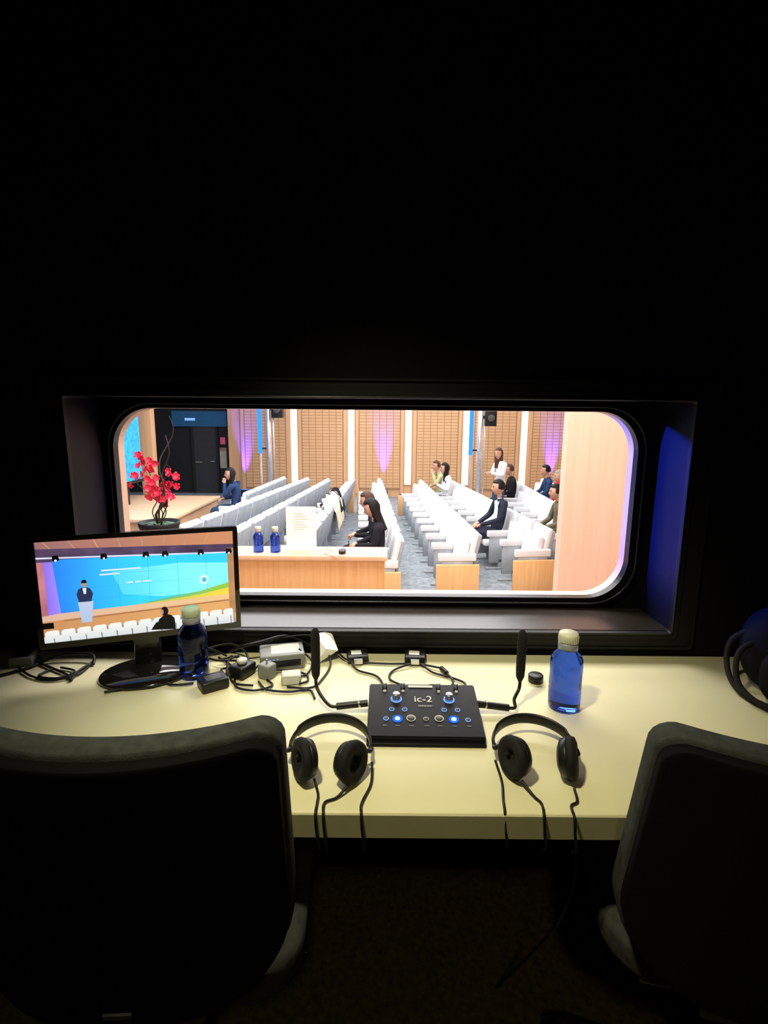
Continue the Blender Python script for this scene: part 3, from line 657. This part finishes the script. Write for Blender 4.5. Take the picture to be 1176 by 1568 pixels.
g=grp('power_adapter',(-.385,1.335,DZ),math.radians(-25)); box('brick',-.024,.024,-.03,.03,.0,.035,m_blk,g,bev=.006); box('pin_plug',-.012,.012,.03,.045,.01,.025,m_lgrey,g,bev=.002); lathe('socket_ring',[(.008,0),(.014,0),(.014,.012),(.008,.012)],m_lgrey,g,loc=(0,0,.035))
g=grp('power_adapter',(-.445,1.27,DZ),math.radians(35)); box('brick',-.035,.035,-.028,.028,.0,.028,m_blk,g,bev=.005); box('label',-.02,.02,-.015,.015,.028,.0285,m_dgrey,g)
g=grp('wall_plug',(-.245,1.30,DZ),math.radians(10)); box('body',-.026,.026,-.02,.02,.0,.026,m_lgrey,g,bev=.004); box('face',-.02,.02,-.0215,-.02,.005,.02,m_white,g)
g=grp('wall_plug',(-.315,1.325,DZ),math.radians(-30)); box('body',-.02,.02,-.018,.018,.0,.04,m_grey,g,bev=.005); lathe('prong',[(0,0),(.003,0),(.003,.012),(0,.012)],m_met,g,loc=(0,0,.04),seg=10)
for x in (-.075,.095):
    g=grp('usb_adapter_box',(x,1.435,DZ),math.radians(8 if x<0 else -4)); box('case',-.03,.03,-.028,.028,0,.022,m_blk,g,bev=.003); box('label',-.018,.012,-.012,.014,.022,.0225,m_white,g); box('connector',-.012,.012,-.04,-.028,.005,.017,m_met,g)
g=grp('cable_connector',(.165,1.37,DZ)); tube('plug',[(0,0,.008),(.012,-.03,.008)],.007,m_blk,g,smooth=False)
z=.005
def dc(pts,r=.003,name='cable',mat=m_rub): return tube(name,[(x,y,DZ+(c[0] if c else z)) for x,y,*c in pts],r,mat)
dc([(-.09,1.40,.01),(-.07,1.36),(-.02,1.33),(.0,1.29),(.01,1.25),(.03,1.215,.03)])
dc([(.08,1.39,.01),(.03,1.36),(.02,1.31),(.06,1.27),(.08,1.24),(.07,1.215,.03)])
dc([(.11,1.39,.01),(.14,1.35),(.19,1.32),(.22,1.29),(.2,1.26),(.13,1.28),(.1,1.25),(.1,1.215,.03)])
dc([(-.14,1.455,.02),(-.1,1.41,.01),(-.04,1.405),(.02,1.40),(.1,1.40),(.165,1.37,.008)])
dc([(.177,1.34,.008),(.19,1.30),(.17,1.26),(.145,1.215,.03)])
dc([(-.36,1.42,.03),(-.31,1.45,.055),(-.2,1.46,.06),(-.15,1.40,.01),(-.165,1.30),(-.19,1.26),(-.25,1.265)])
dc([(-.33,1.29),(-.3,1.25),(-.24,1.24),(-.19,1.25),(-.17,1.21,.004)])
dc([(-.48,1.43),(-.43,1.38),(-.42,1.33),(-.39,1.28),(-.34,1.27)])
dc([(-.45,1.44,.02),(-.40,1.41,.05),(-.35,1.42,.06),(-.28,1.46,.06),(-.2,1.465,.02)],.0045)
dc([(-.6,1.42),(-.52,1.40,.02),(-.46,1.36,.03),(-.42,1.38,.02),(-.37,1.39)])
dc([(-.58,1.40),(-.60,1.33),(-.57,1.28),(-.54,1.27),(-.50,1.28)])
dc([(-1.15,1.22),(-1.05,1.30),(-.98,1.37),(-1.0,1.42),(-1.1,1.45)],.0035)
dc([(-1.0,1.40),(-.93,1.36),(-.86,1.32),(-.83,1.29),(-.84,1.33),(-.83,1.40)],.0035)
dc([(-1.02,1.36),(-.95,1.31),(-.88,1.29),(-.83,1.32),(-.83,1.40)],.003)
dc([(-.98,1.38),(-.92,1.41,.02),(-.84,1.41,.02),(-.82,1.38)],.004)
dc([(-.9,1.36),(-.85,1.34),(-.87,1.30),(-.93,1.31),(-.92,1.35)],.003)
dc([(-.56,1.34),(-.56,1.30),(-.60,1.26),(-.66,1.25),(-.71,1.23)],.003)
dc([(-.56,1.40,.03),(-.53,1.38,.06),(-.49,1.39,.05),(-.45,1.41,.02)],.003)
dc([(-.42,1.36),(-.44,1.33,.02),(-.43,1.31),(-.42,1.30),(-.43,1.36,.03),(-.41,1.39,.03),(-.47,1.38,.02)],.003)
dc([(-.38,1.38),(-.40,1.43,.02),(-.45,1.45,.04),(-.52,1.43,.03)],.003)
dc([(-.36,1.34),(-.34,1.36,.02),(-.30,1.35,.01),(-.22,1.34),(-.20,1.30),(-.22,1.28)],.003)
dc([(-.40,1.31),(-.38,1.26),(-.33,1.245),(-.29,1.27),(-.31,1.30)],.003)
dc([(-.24,1.40,.048),(-.20,1.38,.02),(-.21,1.33),(-.25,1.33),(-.27,1.35)],.003)
g=grp('cable_adapter',(-1.03,1.40,DZ),.3); box('body',-.03,.03,-.03,.03,0,.025,m_grey,g,bev=.004); box('cap',-.02,.02,-.02,.02,.025,.028,m_blk,g)

# black bag on right
g=grp('black_backpack',(1.13,1.25,DZ),math.radians(-32))
cushion('bag_body',.36,.21,.2,.09,m_bag,g,loc=(0,0,0),crown=-.01,pil=.35)
cushion('front_pocket',.28,.13,.08,.05,m_bag,g,loc=(0,-.12,.01),pil=.3)
tube('carry_handle',[(-.06,0,.20),(-.04,-.01,.23),(.03,-.01,.23),(.05,0,.20)],.009,m_bag,g)
tube('shoulder_strap',[(-.14,-.03,.17),(-.20,-.03,.12),(-.205,-.06,.05),(-.17,-.12,.012),(-.08,-.18,.012)],.007,m_blkm,g)
tube('strap_loop',[(-.13,-.05,.15),(-.185,-.09,.11),(-.18,-.13,.04),(-.12,-.17,.012),(-.02,-.19,.012)],.007,m_blkm,g)
tube('zip',[(-.11,-.162,.12),(0,-.168,.13),(.11,-.162,.12)],.003,m_blkm,g)

# ---------------- office chairs ----------------
def chair(name,loc,rz,bz,tp=-.06):
    g=grp(name,loc,rz)
    tl=Matrix.Rotation(math.radians(3),3,'X')
    cushion('back_cushion',.475,.45,.05,.13,m_fab,g,bend=.06,loc=(0,-.19,.595+bz),rot=tl,taper=tp,nu=32,nv=28,rt=.04,pil=.7)
    cushion('back_shell',.467,.436,.024,.13,m_fabk,g,bend=.06,loc=(0,-.224,.600+bz),rot=tl,taper=tp,nu=32,nv=28,rt=.04,pil=.8)
    box('shell_badge',-.02,.02,-.245,-.241,.635+bz,.642+bz,m_dgrey,g)
    cushion('seat_cushion',.49,.47,.075,.1,m_fab,g,loc=(0,.33,.50),rot=Matrix.Rotation(math.pi/2,3,'X'),bend=0,nu=20,nv=20)
    box('seat_pan',-.18,.18,-.10,.26,.425,.468,m_blk,g,bev=.01)
    tube('back_upright',[(0,-.05,.43),(0,-.17,.43),(0,-.215,.47),(0,-.205,.60+bz)],.018,m_blk,g)
    box('tilt_mechanism',-.07,.07,-.1,.1,.375,.425,m_blk,g,bev=.01)
    tube('height_lever',[(.05,0,.40),(.2,.02,.395),(.24,.02,.39)],.006,m_blk,g)
    lathe('gas_lift',[(.03,.1),(.03,.24),(.016,.245),(.016,.38)],m_blk,g)
    lathe('hub',[(0,.06),(.045,.06),(.05,.09),(.035,.13),(0,.13)],m_blk,g)
    for i in range(5):
        a=math.radians(18+72*i); c,s=math.cos(a),math.sin(a)
        tube('leg_%d'%i,[(.03*c,.03*s,.1),(.16*c,.16*s,.095),(.29*c,.29*s,.07)],.018,m_blk,g,taper=.65)
        for k in (-1,1):
            lathe('caster_%d'%i,[(0,-.008),(.024,-.008),(.027,0),(.024,.008),(0,.008)],m_blkg,g,loc=(.3*c-s*.013*k,.3*s+c*.013*k,.0275),rot=Matrix.Rotation(a,3,'Z')@Matrix.Rotation(math.pi/2,3,'X'),seg=18)
        tube('caster_stem_%d'%i,[(.29*c,.29*s,.075),(.3*c,.3*s,.03)],.007,m_blk,g,smooth=False)
    return g
chair('office_chair',(-.385,.845,0),math.radians(3),-.028)
chair('office_chair',(.672,.855,0),math.radians(-12),-.056,-.16)
tube('hanging_cable',[(.37,.9,.70),(.38,.88,.58),(.365,.9,.45),(.35,1.0,.25),(.3,1.1,.02)],.003,m_rub)

# ---------------- lights ----------------
area('hall_ceiling_light',(-1.,7.5,3.5),6,3,440,(.98,.98,1.))
area('hall_ceiling_light',(1.,12.,3.5),7,2.5,320,(.98,.98,1.))
area('hall_ceiling_light',(0.6,3.4,3.5),4,1.5,290,(1,.97,.97))
spot('booth_downlight',(-.30,.56,2.42),(.05,1.10,.75),104,(1,.93,.62),68,.9,.06)
spot('rear_floor_fill',(.1,-.75,2.42),(0.05,1.0,.1),11,(1,.82,.45),60,.8,.08)  # added fill behind the camera, lifts the dark floor under the desk
spot('jamb_blue_fill',(-3.2,3.6,2.1),(.86,1.57,1.22),4500,(.02,.06,1.),8,.5,.1)  # added blue spot without a fixture, aimed at the right window jamb
